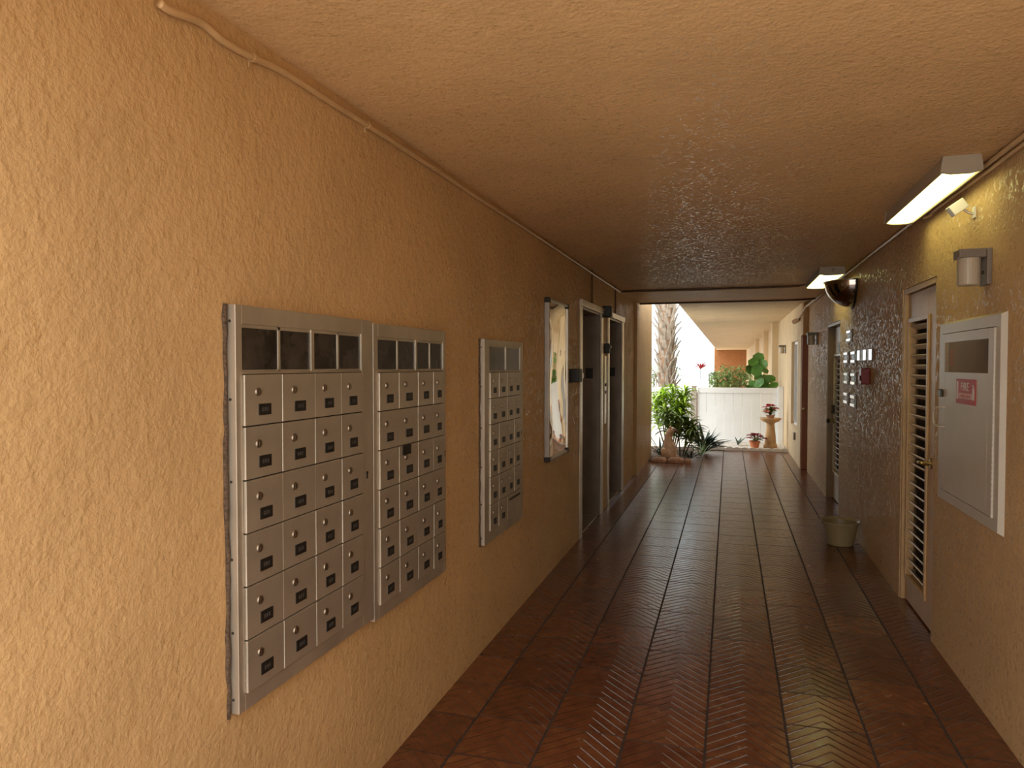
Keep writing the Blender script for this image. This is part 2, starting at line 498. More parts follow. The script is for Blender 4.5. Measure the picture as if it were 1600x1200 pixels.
# ------------------------------------------------------------------ louvred doors
def louvre_door(name, label, Y0, Y1, h, recess, zl0, zl1, nslat, mat, knob_side, knob, slatmat, sa, sb, fmat):
    """local x from the far edge (Y1) towards the camera, seen from the passage"""
    W = Y1 - Y0
    d = thing(name, label, 'door', (RW, Y1, 0), RROT, kind='structure')
    fr = MB()                                     # jamb lining
    fr.box(0.001, 0.035, 0.004, recess + 0.06, 0, h - 0.001); fr.box(W - 0.035, W - 0.001, 0.004, recess + 0.06, 0, h - 0.001)
    fr.box(0.035, W - 0.035, 0.004, recess + 0.06, h - 0.035, h - 0.001)
    fr.build('door_frame', fmat, d, 0.003)
    a, b = 0.038, W - 0.038
    y0, y1 = recess, recess + 0.04
    lf = MB()
    lf.box(a, a + sa, y0, y1, 0.012, h - 0.04); lf.box(b - sb, b, y0, y1, 0.012, h - 0.04)
    lf.box(a + sa, b - sb, y0, y1, 0.012, zl0); lf.box(a + sa, b - sb, y0, y1, zl1, h - 0.04)
    lf.build('door_leaf', mat, d, 0.003)
    bd = MB()                                     # raised bead round the louvres
    for (p, q, r, s_) in ((a + sa - 0.03, b - sb + 0.03, zl0 - 0.03, zl0), (a + sa - 0.03, b - sb + 0.03, zl1, zl1 + 0.03)):
        bd.box(p, q, y0 - 0.012, y0, r, s_)
    bd.box(a + sa - 0.03, a + sa, y0 - 0.012, y0, zl0, zl1); bd.box(b - sb, b - sb + 0.03, y0 - 0.012, y0, zl0, zl1)
    bd.build('louver_frame', mat, d, 0.003)
    MB().box(a + sa, b - sb, y1 + 0.012, y1 + 0.018, zl0, zl1).build('louver_gap_shade', 'void', d)  # near-black sheet painted as the shade seen between the slats
    n = nslat
    pitch = (zl1 - zl0) / n
    proto = None
    for i in range(n):
        if proto is None:
            s = MB()
            mat4 = Matrix.Rotation(math.radians(-36), 4, 'X')
            s.box(0, b - sb - a - sa, -0.022, 0.022, -0.0045, 0.0045, mat4)
            proto = s.build('slat', slatmat, d, 0.002)
            o = proto
        else:
            o = proto.copy(); COL.objects.link(o); o.parent = d
        o.location = (a + sa, y0 + 0.02, zl0 + (i + 0.5) * pitch)
    kx = b - sb * 0.55 if knob_side > 0 else a + 0.05
    kb = MB()
    kb.tube([(kx, y0, knob), (kx, y0 - 0.012, knob)], 0.032, 16)
    kb.tube([(kx, y0, knob), (kx, y0 - 0.05, knob)], 0.012, 12)
    kb.build('knob_rose', 'brass' if mat != 'x' else 'bronze', d, smooth=False)
    return d, a, b, y0, kx
d, a, b, y0, kx = louvre_door('door_1', 'tan louvred door beside the white fire cabinet, nearest on the right', D1[0], D1[1], 2.11, 0.028, 0.185, 1.88, 26, 'tan_paint', 1, 1.01, 'slat_paint', 0.055, 0.235, 'tan_paint')
MB().tube([(kx, y0 - 0.05, 1.01), (kx - 0.03, y0 - 0.055, 1.012), (kx - 0.10, y0 - 0.05, 1.005)], [0.012, 0.011, 0.008]).build('lever_handle', 'brass', d, smooth=True)
for z in (0.25, 1.05, 1.85):
    MB().tube([(0.036, 0.028, z - 0.05), (0.036, 0.028, z + 0.05)], 0.008).build('hinge', 'tan_paint', d)
d, a, b, y0, kx = louvre_door('door_2', 'louvred door with a white sign, further along the right wall', D2[0], D2[1], 2.08, 0.075, 0.34, 1.70, 22, 'slat_paint', -1, 0.93, 'white_enamel', 0.05, 0.10, 'dark_tan')
MB().blob((kx, y0 - 0.065, 0.93), (0.03, 0.024, 0.03)).build('door_knob', 'bronze', d, smooth=True)
lock = MB(); lock.box(kx - 0.03, kx + 0.03, y0 - 0.03, y0, 1.02, 1.12); lock.build('latch_plate', 'bronze', d, 0.004)
sg = MB().box(b - 0.62, b - 0.06, y0 - 0.012, y0, 1.73, 1.87).build('door_sign', 'paper', d, 0.002)
gl = MB()
for cx in (b - 0.47, b - 0.26):                 # the two dark marks on the sign
    gl.box(cx - 0.05, cx + 0.05, y0 - 0.015, y0 - 0.012, 1.75, 1.85)
gl.build('sign_mark', 'black', sg)

# ------------------------------------------------------------------ lifts
def elevator(name, label, Y0, Y1, fo0, fo1):
    W = Y1 - Y0
    d = thing(name, label, 'elevator door', (LW, Y0, 0), LROT, kind='structure')
    f = MB()
    f.box(-fo0, 0.0, -0.014, -0.0005, 0.002, 2.14); f.box(W, W + fo1, -0.014, -0.0005, 0.002, 2.14)
    f.build('door_trim', 'steel_trim', d, 0.003)
    MB().box(-fo0, W + fo1, -0.03, -0.0005, 2.14, 2.20).build('header', 'steel_trim', d, 0.003)
    r = MB()
    r.box(0.001, 0.02, 0.001, 0.2, 0.002, 2.139); r.box(W - 0.02, W - 0.001, 0.001, 0.2, 0.002, 2.139)
    r.box(0.02, W - 0.02, 0.001, 0.2, 2.12, 2.139)
    r.build('jamb_return', 'steel', d, 0.002)
    for a, b in ((0.022, W / 2 - 0.002), (W / 2 + 0.002, W - 0.022)):
        MB().box(a, b, 0.19, 0.22, 0.008, 2.118).build('door_panel', 'steel', d, 0.003)
    MB().box(0.02, W - 0.02, 0.02, 0.19, 0.0, 0.006).build('threshold', 'steel_trim', d)
    p = MB().box(W - 0.024, W - 0.02, 0.075, 0.155, 1.455, 1.565).build('floor_number_plate', 'black', d, 0.002)
    m = MB().box(W - 0.0246, W - 0.024, 0.106, 0.110, 1.495, 1.525).box(W - 0.0246, W - 0.024, 0.118, 0.122, 1.495, 1.525)
    m.build('plate_mark', 'faint', p)
    return d
elevator('door_4', 'nearer brushed steel lift doorway on the left wall', E1[0], E1[1], 0.10, 0.11)
elevator('door_5', 'farther brushed steel lift doorway on the left wall', E2[0], E2[1], 0.10, 0.15)

b = thing('lock_box', 'black box with a ring, mounted on the wall just before the nearer lift', 'wall box', (LW, 6.0, 1.45), LROT)
MB().box(0, 0.12, -0.09, 0, 0, 0.115).build('box_body', 'black', b, 0.006)
pts = [(0.140, -0.075 + 0.022 * math.cos(t), 0.057 + 0.036 * math.sin(t)) for t in [2 * PI * i / 20 for i in range(21)]]
MB().tube(pts, 0.005, 8).tube([(0.118, -0.053, 0.057), (0.145, -0.053, 0.057)], 0.006, 8).build('ring', 'steel_trim', b, smooth=True)
b = thing('hall_lantern', 'black lantern box high between the two lifts', 'indicator', (LW, 7.70, 2.115), LROT)
MB().box(0, 0.14, -0.085, 0, 0, 0.12).build('housing', 'black', b, 0.006)
for z in (0.035, 0.085):
    MB().tube([(0.07, -0.085, z), (0.07, -0.09, z)], 0.022, 14).build('arrow_lens', 'bronze', b)
b = thing('call_intercom', 'small black call box at head height between the two lifts', 'intercom', (LW, 7.78, 1.725), LROT)
MB().box(0, 0.10, -0.055, 0, 0, 0.11).build('housing', 'black', b, 0.006)
MB().blob((0.05, -0.064, 0.07), (0.018, 0.014, 0.018)).build('call_knob', 'steel_trim', b, smooth=True)
pp = thing('lift_call_station', 'tall steel call panel on the wall strip between the two lifts', 'call panel', (LW, 7.80, 0.95), LROT)
MB().box(0, 0.12, -0.006, 0, 0, 0.75).build('face_plate', 'steel_trim', pp, 0.002)
for z in (0.35, 0.43):
    MB().tube([(0.06, -0.006, z), (0.06, -0.012, z)], 0.018, 14).build('call_button', 'black', pp)
for i, (y, z1) in enumerate(((7.02, 2.5), (8.55, 2.5))):
    o = MB().tube([(LW + 0.008, y, 2.203), (LW + 0.008, y, CZ - 0.002)], 0.008).build('riser_conduit', 'pipe_dark')
    tag(o, ('thin conduit running up from the nearer lift header to the ceiling', 'thin conduit running up from the farther lift header to the ceiling')[i], 'conduit')

# ------------------------------------------------------------------ mailboxes
def mail_door(w_, h_, parent):
    d = MB().box(-w_ / 2, w_ / 2, -0.007, 0.004, -h_ / 2, h_ / 2).build('mailbox_door', 'alu', parent, 0.0015)
    lx, lz = -w_ * 0.16, h_ * 0.16
    l = MB().tube([(lx, -0.007, lz), (lx, -0.011, lz)], [0.0125, 0.011], 16)
    l.box(lx - 0.0015, lx + 0.0015, -0.0114, -0.0108, lz - 0.006, lz + 0.006)
    l.build('lock', 'lock_metal', d)
    zc = -h_ * 0.5 + 0.044
    p = MB().box(-0.024, 0.028, -0.0100, -0.007, zc - 0.0165, zc + 0.0165)
    for q in (-0.011, -0.001, 0.009):             # worn digits, too faint to read
        p.box(q, q + 0.006, -0.0104, -0.0100, zc - 0.006, zc + 0.006)
    p = p.build('number_plate', 'black', d)
    p.data.materials.append(M['faint'])
    for f in p.data.polygons[6:]: f.material_index = 1
    return d

def bank(label, Yl, cols, rows, Ytot, z0, z1, wins, side_screws, wide_slot=False, pr=0.03):
    W = Ytot - Yl
    r = thing('mailbox_bank', label, 'mailboxes', (LW, Yl, z0), LROT, 'recessed mailbox banks on the left wall')
    H = z1 - z0
    cx = [c - Yl for c in cols]; rz = [c - z0 for c in rows]
    wz0, wz1 = wins[0] - z0, wins[1] - z0
    f = MB()
    f.box(0, cx[0], -pr, 0, 0, H); f.box(cx[-1], W, -pr, 0, 0, H)
    f.box(cx[0], cx[-1], -pr, 0, 0, rz[-1]); f.box(cx[0], cx[-1], -pr, 0, wz1, H)
    f.box(cx[0], cx[-1], -pr, 0, rz[0], wz0)
    f.build('frame', 'alu', r, 0.0015)
    MB().box(cx[0], cx[-1], -pr + 0.014, -0.001, rz[-1], rz[0]).build('cavity', 'void', r)
    # glazed slots along the top
    pairs = [(cx[0], cx[2]), (cx[2], cx[4])]
    dv = MB()
    for a, b in pairs:
        m = (a + b) / 2
        if not wide_slot:
            dv.box(m - 0.006, m + 0.006, -pr + 0.003, -0.004, wz0, wz1)
    dv.box(cx[2] - 0.009, cx[2] + 0.009, -pr, -0.002, wz0, wz1)
    dv.box(cx[0], cx[-1], -pr + 0.003, -0.004, wz0, wz0 + 0.006); dv.box(cx[0], cx[-1], -pr + 0.003, -0.004, wz1 - 0.010, wz1)
    dv.box(cx[-1] - 0.006, cx[-1], -pr, -0.004, wz0, wz1)
    dv.build('window_divider', 'alu', r, 0.001)
    for a, b in pairs:
        m = (a + b) / 2
        seq = ((a, b),) if wide_slot else ((a, m), (m, b))
        for p, q in seq:
            MB().box(p + 0.003, q - 0.003, -pr + 0.006, -0.002, wz0 + 0.004, wz1 - 0.004).build('window_pane', 'dusty', r)
    protos = {}
    for j in range(len(rows) - 1):
        for i in range(4):
            if wide_slot and j == len(rows) - 2 and i >= 2:
                continue
            w_ = cx[i + 1] - cx[i] - 0.003; h_ = rz[j] - rz[j + 1] - 0.0035
            key = 'p'
            if key not in protos:
                d = protos[key] = mail_door(0.158, 0.1455, r)
            else:
                d = copy_tree(protos[key], r)
            d.location = ((cx[i] + cx[i + 1]) / 2, -pr + random.choice((0, 0, 0, -0.0015, 0.001)), (rz[j] + rz[j + 1]) / 2)
            d.scale = (w_ / 0.158, 1, h_ / 0.1455)
            d.rotation_euler = (0, 0, random.choice((0, 0, 0.004, -0.006, 0.010, 0.003)))
    if wide_slot:
        p = MB().box(cx[2] + 0.002, cx[4] - 0.002, -pr - 0.007, -pr + 0.01, rz[-1] + 0.002, rz[-2] - 0.002).build('outgoing_mail_door', 'alu', r, 0.0015)
        MB().box(cx[2] + 0.04, cx[4] - 0.03, -pr - 0.0085, -pr - 0.006, rz[-2] - 0.040, rz[-2] - 0.026).build('mail_slot', 'black', p)
    if side_screws:
        for z in (H * 0.035, H * 0.2, H * 0.38, H * 0.57, H * 0.77, H * 0.96):
            MB().tube([(0, -0.012, z), (-0.0015, -0.012, z)], 0.004, 8).build('screw', 'void', r)
    k = MB(); k.tube([(W - (W - cx[-1]) * 0.6, -pr, H * 0.5), (W - (W - cx[-1]) * 0.6, -pr - 0.003, H * 0.5)], 0.006, 10)
    k.box(W - (W - cx[-1]) * 0.6 - 0.003, W - (W - cx[-1]) * 0.6 + 0.003, -pr - 0.003, -pr, H * 0.5 - 0.022, H * 0.5)
    k.build('master_lock', 'black', r)
    return r
A_COL = [1.667, 1.838, 2.016, 2.180, 2.338]
A_ROW = [1.574, 1.429, 1.280, 1.132, 0.984, 0.835, 0.686]
bank('nearest and biggest-looking aluminium mailbox bank, left half of the joined pair', 1.64, A_COL, A_ROW, 2.418, 0.640, 1.764, (1.580, 1.712), True)
b2 = bank('aluminium mailbox bank with an extra black label, right half of the joined pair', 2.424, [2.461, 2.628, 2.813, 2.979, 3.115], [1.571, 1.422, 1.272, 1.121, 0.972, 0.821, 0.675], 3.14, 0.625, 1.757, (1.576, 1.706), False)
MB().box(0.232, 0.31, -0.0405, -0.036, 0.606, 0.645).build('extra_label', 'black', b2)
bank('separate farthest mailbox bank with an outgoing mail slot, beside the wavy mirror', 3.70, [3.785, 3.94, 4.10, 4.248, 4.404], [1.557, 1.411, 1.265, 1.115, 0.968, 0.814, 0.665], 4.464, 0.605, 1.742, (1.562, 1.712), True, True)
# ragged caulk line left of the first and third banks
for i, (y, z0, z1, nm) in enumerate(((1.618, 0.63, 1.765, 'ragged grey caulk strip down the near edge of the joined mailbox pair'), (3.68, 0.60, 1.742, 'dark caulk strip down the near edge of the separate mailbox bank'))):
    c = MB()
    pts = [(LW + 0.002 + random.uniform(-0.001, 0.002), y + 0.014 + random.uniform(-0.003, 0.003), z0 + (z1 - z0) * t / 30) for t in range(31)]
    c.tube(pts, [0.0065 + random.uniform(-0.002, 0.002) for _ in pts], 7)
    tag(c.build('caulk_strip', 'caulk', smooth=True), nm, 'caulk')

# ------------------------------------------------------------------ wavy mirror board
mb = thing('mirror_board', 'framed wavy mirror sheet hanging between the mailboxes and the lifts', 'mirror', (LW, 5.135, 0.88), LROT)
W, H, fw_, dp = 0.67, 1.215, 0.022, 0.04
f = MB(); f.box(0, fw_, -dp, 0, 0.03, H - 0.03); f.box(W - fw_, W, -dp, 0, 0.03, H - 0.03); f.box(0.03, W - 0.03, -dp, 0, 0, fw_); f.box(0.03, W - 0.03, -dp, 0, H - fw_, H)
f.build('frame', 'frame_alu', mb, 0.004)
for x in (0, W - 0.034):
    for z in (0, H - 0.034):
        MB().box(x - 0.003, x + 0.037, -dp - 0.003, 0, z - 0.003, z + 0.037).build('corner_cap', 'black', mb, 0.005)
g = MB()
nx, nz = 36, 60
vs = []
for j in range(nz + 1):
    row = []
    for i in range(nx + 1):
        u, v = i / nx, j / nz
        e = min(1, 6 * u, 6 * (1 - u)) * min(1, 6 * v, 6 * (1 - v))
        y = -0.028 - 0.0035 * e * math.sin(2 * PI * (u * 0.9 + 0.25 * math.sin(3 * v))) - 0.004 * e * math.sin(PI * v * 3.3 + u * 2) * (1 - v * 0.6)
        row.append(g.bm.verts.new((fw_ * 0.9 + u * (W - 1.8 * fw_), y, fw_ * 0.9 + v * (H - 1.8 * fw_))))
    vs.append(row)
for j in range(nz):
    for i in range(nx):
        g.bm.faces.new((vs[j][i], vs[j][i + 1], vs[j + 1][i + 1], vs[j + 1][i]))
sh = g.build('mirror_sheet', 'mirror', mb, smooth=True)
MB().box(0.01, W - 0.01, -0.012, -0.001, 0.01, H - 0.01).build('backing', 'void', mb)

# ------------------------------------------------------------------ fire cabinet
fc = thing('fire_cabinet', 'white metal fire cabinet with a glazed panel and red sign', 'fire cabinet', (RW, 4.482, 0.862), RROT)
W, H = 0.95, 0.968
f = MB(); fl_ = 0.062
f.rings([[(0, 0, 0), (W, 0, 0), (W, 0, H), (0, 0, H)], [(0.012, -0.022, 0.012), (W - 0.012, -0.022, 0.012), (W - 0.012, -0.022, H - 0.012), (0.012, -0.022, H - 0.012)],
         [(fl_, -0.022, fl_), (W - fl_, -0.022, fl_), (W - fl_, -0.022, H - fl_), (fl_, -0.022, H - fl_)],
         [(fl_, -0.004, fl_), (W - fl_, -0.004, fl_), (W - fl_, -0.004, H - fl_), (fl_, -0.004, H - fl_)]], True, True)
f.build('cabinet_frame', 'white_enamel', fc)
dx0, dx1, dz0, dz1 = fl_ + 0.004, W - fl_ - 0.012, fl_ + 0.004, H - fl_ - 0.004
wx0, wx1, wz0, wz1 = 0.135, 0.80, 0.70, 0.855
dr = MB()
dr.box(dx0, wx0, -0.026, -0.006, dz0, dz1); dr.box(wx1, dx1, -0.026, -0.006, dz0, dz1)
dr.box(wx0, wx1, -0.026, -0.006, dz0, wz0); dr.box(wx0, wx1, -0.026, -0.006, wz1, dz1)
door = dr.build('cabinet_door', 'white_enamel', fc, 0.0015)
MB().box(wx0, wx1, -0.007, -0.0045, wz0, wz1).build('cabinet_interior', simple('cabinet_interior', srgb(104, 74, 48), 0.5, var=0.4, vscale=5), fc)
lab = MB()
for k in range(4): lab.box(wx0 + 0.025, wx0 + 0.085, -0.0085, -0.007, wz0 + 0.035 + k * 0.022, wz0 + 0.05 + k * 0.022)
lab.build('inner_label', 'red', fc)
pane = MB().box(wx0 - wx1 + 0.001, -0.001, -0.001, 0.001, wz0, wz1).build('pane', 'glass', door, loc=(wx1, -0.011, 0), rot=(0, 0, math.radians(1.5)))
hg = MB()
hg.tube([(dx1 + 0.006, -0.026, dz0), (dx1 + 0.006, -0.026, dz1)], 0.005, 8)
for k in range(34):
    z = dz0 + (dz1 - dz0) * (k + 0.5) / 34
    hg.tube([(dx1 + 0.006, -0.026, z - 0.008), (dx1 + 0.006, -0.026, z + 0.008)], 0.0072, 8)
hg.build('piano_hinge', 'white_enamel', fc)
MB().box(dx0 - 0.012, dx0 + 0.045, -0.04, -0.026, 0.565, 0.605).build('latch', 'bronze', door, 0.004)
hx = dx0 + 0.02
MB().tube([(hx + 0.06, -0.026, 0.51), (hx + 0.03, -0.05, 0.51), (hx - 0.015, -0.062, 0.50), (hx - 0.02, -0.062, 0.46), (hx - 0.015, -0.062, 0.42), (hx + 0.03, -0.05, 0.405), (hx + 0.06, -0.026, 0.405)], 0.0045, 8).build('pull_handle', 'shade', door, smooth=True)
sx0, sx1, sz0, sz1 = 0.345, 0.645, 0.545, 0.668
s = MB().box(sx0, sx1, -0.0285, -0.026, sz0, sz1).build('fire_sign', 'red', door)
MB().box(sx0 + 0.012, sx0 + 0.035, -0.0292, -0.0285, sz0 + 0.022, sz1 - 0.012).box(sx0 + 0.045, sx1 - 0.055, -0.0292, -0.0285, sz0 + 0.026, sz0 + 0.052).build('sign_band', 'paper', s)
ic = MB().box(sx1 - 0.045, sx1 - 0.018, -0.0292, -0.0285, sz0 + 0.024, sz0 + 0.078)
ic.box(sx1 - 0.038, sx1 - 0.025, -0.0292, -0.0285, sz0 + 0.078, sz0 + 0.09).box(sx1 - 0.05, sx1 - 0.03, -0.0292, -0.0285, sz0 + 0.09, sz0 + 0.096)
ic.build('extinguisher_pictogram', 'paper', s)
def text(name, body, size, loc, mat, parent, xs=1.0):
    cu = bpy.data.curves.new(name, 'FONT'); cu.body = body; cu.size = size; cu.align_x = 'CENTER'; cu.extrude = 0.0004
    t = bpy.data.objects.new(name, cu); COL.objects.link(t)
    me = bpy.data.meshes.new_from_object(t.evaluated_get(bpy.context.evaluated_depsgraph_get()))
    bpy.data.objects.remove(t)
    me.transform(Matrix.Rotation(PI / 2, 4, 'X') @ Matrix.Scale(xs, 4, (1, 0, 0)))
    me.materials.clear(); me.materials.append(M[mat])
    o = bpy.data.objects.new(name, me); COL.objects.link(o); o.parent = parent; o.location = loc
    return o
text('sign_lettering', 'FIRE', 0.058, (sx0 + 0.14, -0.0292, sz0 + 0.066), 'paper', s, 1.25)
text('sign_small_lettering', 'EXTINGUISHER', 0.026, (sx0 + 0.145, -0.0296, sz0 + 0.030), 'red', s, 1.05)

# ------------------------------------------------------------------ ceiling lamps
def lamp(L, hw, sy):
    r = thing('ceiling_lamp', '', 'lamp', (0, 0, 0))
    h = MB()
    h.rings([[(-hw + 0.012, y, 0) , (hw - 0.012, y, 0), (hw, y, -0.074), (hw - 0.008, y, -0.074), (hw - 0.012, y, -0.064), (-hw + 0.012, y, -0.064), (-hw + 0.008, y, -0.074), (-hw, y, -0.074)] for y in (0.02, L - 0.02)])
    h.build('housing', 'lamp_enamel', r)
    for y in (0.0, L - 0.02):
        e = MB()
        e.rings([[(-hw + 0.006, yy, 0), (hw - 0.006, yy, 0), (hw + 0.003, yy, -0.070), (hw * 0.5, yy, -0.081), (-hw * 0.5, yy, -0.081), (-hw - 0.003, yy, -0.070)] for yy in (y, y + 0.02)])
        e.build('end_cap', 'lamp_enamel', r, 0.002)
    l = MB()
    xs = [-hw + 0.010 + (2 * hw - 0.020) * i / 10 for i in range(11)]
    prof = [(x, -0.0645 - 0.012 * math.sqrt(max(0, 1 - (x / (hw - 0.010)) ** 2))) for x in xs]
    l.rings([[(x, y, z) for x, z in prof] for y in (0.02, L - 0.02)])
    l.build('lens', 'lens', r, smooth=False)
    MB().blob((0, sy, -0.03), (0.014, 0.010, 0.014)).build('end_screw', 'steel_trim', r, smooth=True)
    return r
lp = lamp(1.24, 0.082, 1.244); lp.location = (0.982, 3.64, CZ); lp['label'] = 'long lit ceiling lamp nearest the camera on the right'
lp['group'] = 'lit ceiling lamps'
l2 = lamp(1.30, 0.115, -0.004); l2['group'] = lp['group']; l2.location = (0.93, 7.40, CZ); l2['label'] = 'lit ceiling lamp farther away beside the dome mirror'

# ------------------------------------------------------------------ dome mirror
dm = thing('dome_mirror', 'dark quarter dome safety mirror high on the right wall', 'mirror', (RW, 7.78, 2.15), RROT)
R_ = 0.245
g = MB()
rings = []
for i in range(0, 15):
    th = (PI / 2) * i / 14                 # 0 = rim at the top, pi/2 = pole below
    rr = max(R_ * math.cos(th), 0.002)
    rings.append([(0.245 - rr * math.cos(PI * k / 24), -0.012 - rr * math.sin(PI * k / 24), 0.245 - R_ * math.sin(th)) for k in range(25)])
g.rings(rings, False, False, closed=False)
g.build('dome', 'dome', dm, smooth=True)
MB().rings([[(0.245 - (R_ + 0.004) * math.cos(PI * k / 24), -0.0 - (R_ + 0.012) * math.sin(PI * k / 24), z) for k in range(25)] for z in (0.243, 0.252)]).build('top_plate', 'black', dm)
rim = MB()
pts = [(0.245 - (R_ + 0.004) * math.cos(PI * k / 24), -0.008, 0.245 - (R_ + 0.004) * math.sin(PI * k / 24)) for k in range(25)]
rim.tube(pts, 0.009, 8); rim.tube([(0, -0.008, 0.245), (0.49, -0.008, 0.245)], 0.009, 8)
rim.build('wall_rim', 'black', dm, smooth=True)
pts = [(0.245 - (R_ + 0.006) * math.cos(PI * k / 24), -0.012 - (R_ + 0.006) * math.sin(PI * k / 24), 0.245) for k in range(25)]
MB().tube(pts, 0.006, 8).build('edge_trim', 'steel_trim', dm, smooth=True)

# ------------------------------------------------------------------ wall lamps
def sconce():
    r = thing('wall_lamp', '', 'wall lamp', (0, 0, 0), RROT)
    MB().box(-0.055, 0.055, -0.02, 0, 0, 0.165).build('back_plate', 'grey_metal', r, 0.003)
    MB().box(-0.048, 0.048, -0.13, -0.02, 0.125, 0.165).build('arm_cap', 'grey_metal', r, 0.004)
    MB().lathe([(0.044, -0.0), (0.048, 0.006), (0.048, 0.125)], (0, -0.078, 0.0), 28).build('lamp_shade', 'shade', r, smooth=False, bevel=0.002)
    MB().tube([(0.0, -0.02, 0.06), (0, -0.026, 0.06)], 0.008, 10).build('thumb_screw', 'bronze', r)
    return r
s1 = sconce(); s1.location = (RW, 3.79, 1.965)
s1['label'] = 'unlit wall lamp with a white cylinder shade above the fire cabinet'; s1['group'] = 'cylinder wall lamps on the right'
s2 = copy_tree(s1); s2.location = (RW, 10.42, 1.87); s2['label'] = 'dark wall lamp between the far louvred door and the brown door'
s3 = copy_tree(s1); s3.location = (X0, 14.95, 1.82); s3['label'] = 'pale wall lamp outside, beyond the walkway window'
s4 = copy_tree(s1); s4.location = (X0, 24.2, 1.80); s4['label'] = 'tiny wall lamp farthest along the walkway wall'

# small white spotlight sensor under the first lamp
b = thing('wall_camera', 'small white box camera on a bracket by the lamp glow', 'camera', (RW, 3.99, 2.33), RROT)
MB().box(-0.018, 0.018, -0.008, 0, -0.02, 0.035).build('wall_plate', 'white_plastic', b, 0.002)
MB().tube([(0, -0.006, 0.0), (0, -0.03, 0.01), (-0.005, -0.045, 0.025)], 0.006, 8).build('bracket', 'steel_trim', b)
mt = Matrix.Translation((-0.008, -0.072, 0.038)) @ Matrix.Rotation(math.radians(35), 4, 'X')
MB().box(-0.03, 0.03, -0.04, 0.035, -0.026, 0.026, mt).build('camera_body', 'white_plastic', b, 0.004)

# ------------------------------------------------------------------ small things on the right wall
sp = []
def plate(y0, z0, label):
    """a little sign plate: dark backing, two pale strips, small raised mark between"""
    r = thing('sign_plate', label, 'sign', (RW, y0, z0), RROT, 'small sign plates near the far louvred door')
    MB().box(0, 0.27, -0.010, 0, 0, 0.125).build('backing', 'grey_metal', r, 0.002)
    MB().box(0.02, 0.25, -0.022, -0.010, 0.088, 0.115).build('upper_strip', 'polished', r, 0.003)
    MB().box(0.02, 0.25, -0.022, -0.010, 0.010, 0.037).build('lower_strip', 'polished', r, 0.003)
    MB().box(0.07, 0.13, -0.015, -0.010, 0.05, 0.075).box(0.15, 0.20, -0.015, -0.010, 0.05, 0.075).build('middle_mark', 'shade', r)
    return r
p0 = plate(7.80, 1.82, 'topmost small sign plate, alone above the others')
for y0, z0, lb in ((7.97, 1.61, 'far sign plate in the upper pair below the topmost one'), (7.53, 1.61, 'near sign plate in the upper pair, touching the white cards'),
                   (7.95, 1.405, 'far sign plate in the middle pair on the right wall'), (7.53, 1.405, 'near sign plate in the middle pair, behind the red alarm box'),
                   (7.95, 1.205, 'far sign plate in the lowest pair on the right wall'), (7.53, 1.195, 'near sign plate in the lowest pair on the right wall')):
    c = copy_tree(p0); c.location = (RW, y0, z0); c['label'] = lb
nf = thing('notice_holder', 'notice holder with three white cards above the red alarm box', 'notice holder', (RW, 7.18, 1.635), RROT)
MB().box(0, 0.70, -0.010, 0, 0, 0.10).build('backing', 'grey_metal', nf, 0.002)
for x in (0.0, 0.30, 0.565):
    MB().box(x, x + 0.135, -0.016, -0.010, 0.004, 0.096).build('white_card', 'polished', nf, 0.002)
fa = thing('fire_alarm_box', 'dark red alarm box with a cable loop on the right wall', 'alarm', (RW, 6.74, 1.434), RROT)
MB().box(0, 0.13, -0.07, 0, 0, 0.138).build('box_body', 'dark_red', fa, 0.008)
MB().box(0.03, 0.10, -0.078, -0.07, 0.03, 0.075).build('pull_bar', 'dark_red', fa, 0.004)
MB().tube([(0.13, -0.045, 0.004)] + [(0.15 - 0.0 + 0.0 * k, -0.022 - 0.022 * math.cos(PI * k / 12), -0.095 - 0.022 * math.sin(PI * k / 12)) for k in range(13)] + [(0.15, -0.002, -0.02)], 0.004, 8).build('cable_loop', 'shade', fa, smooth=True)
o = thing('wall_outlet', 'small outlet box low on the walkway wall under the window', 'outlet', (X0, 12.75, 0.36), RROT)
MB().box(0, 0.12, -0.03, 0, 0, 0.12).build('cover', 'grey_metal', o, 0.004)

# ------------------------------------------------------------------ conduits and cables
def smooth_path(pts, n=6):
    pts = [Vector(p) for p in pts]
    out = []
    for i in range(len(pts) - 1):
        p0 = pts[max(i - 1, 0)]; p1 = pts[i]; p2 = pts[i + 1]; p3 = pts[min(i + 2, len(pts) - 1)]
        for k in range(n):
            t = k / n
            out.append(0.5 * ((2 * p1) + (-p0 + p2) * t + (2 * p0 - 5 * p1 + 4 * p2 - p3) * t * t + (-p0 + 3 * p1 - 3 * p2 + p3) * t ** 3))
    out.append(pts[-1])
    return out
cx = LW + 0.0125
pts = smooth_path([(cx + 0.003, 1.40, 2.452), (cx + 0.003, 1.44, 2.452), (cx, 1.54, 2.472), (cx, 1.62, 2.462), (cx, 1.73, 2.466), (cx, 1.89, 2.484), (cx, 2.18, 2.487), (cx, 2.6, 2.493), (cx, 3.4, 2.494), (cx, 4.6, 2.498), (cx, 6.2, 2.500), (cx, 8.9, 2.500)])
o = MB().tube(pts, 0.0105, 10).build('painted_cable', 'pipe', smooth=True)
tag(o, 'painted cable sagging along the top of the left wall', 'cable')
for y, z in ((1.745, 2.4675), (2.42, 2.4915)): MB().tube([(cx, y, z), (cx, y + 0.014, z + 0.001)], 0.0128, 10).box(LW + 0.0005, LW + 0.004, y, y + 0.014, z - 0.026, z).build('clip', 'pipe', o)
pts = [(RW - 0.014, 0.6, 2.512), (RW - 0.014, 4.0, 2.512), (RW - 0.014, 7.2, 2.512), (RW - 0.014, 9.02, 2.512)]
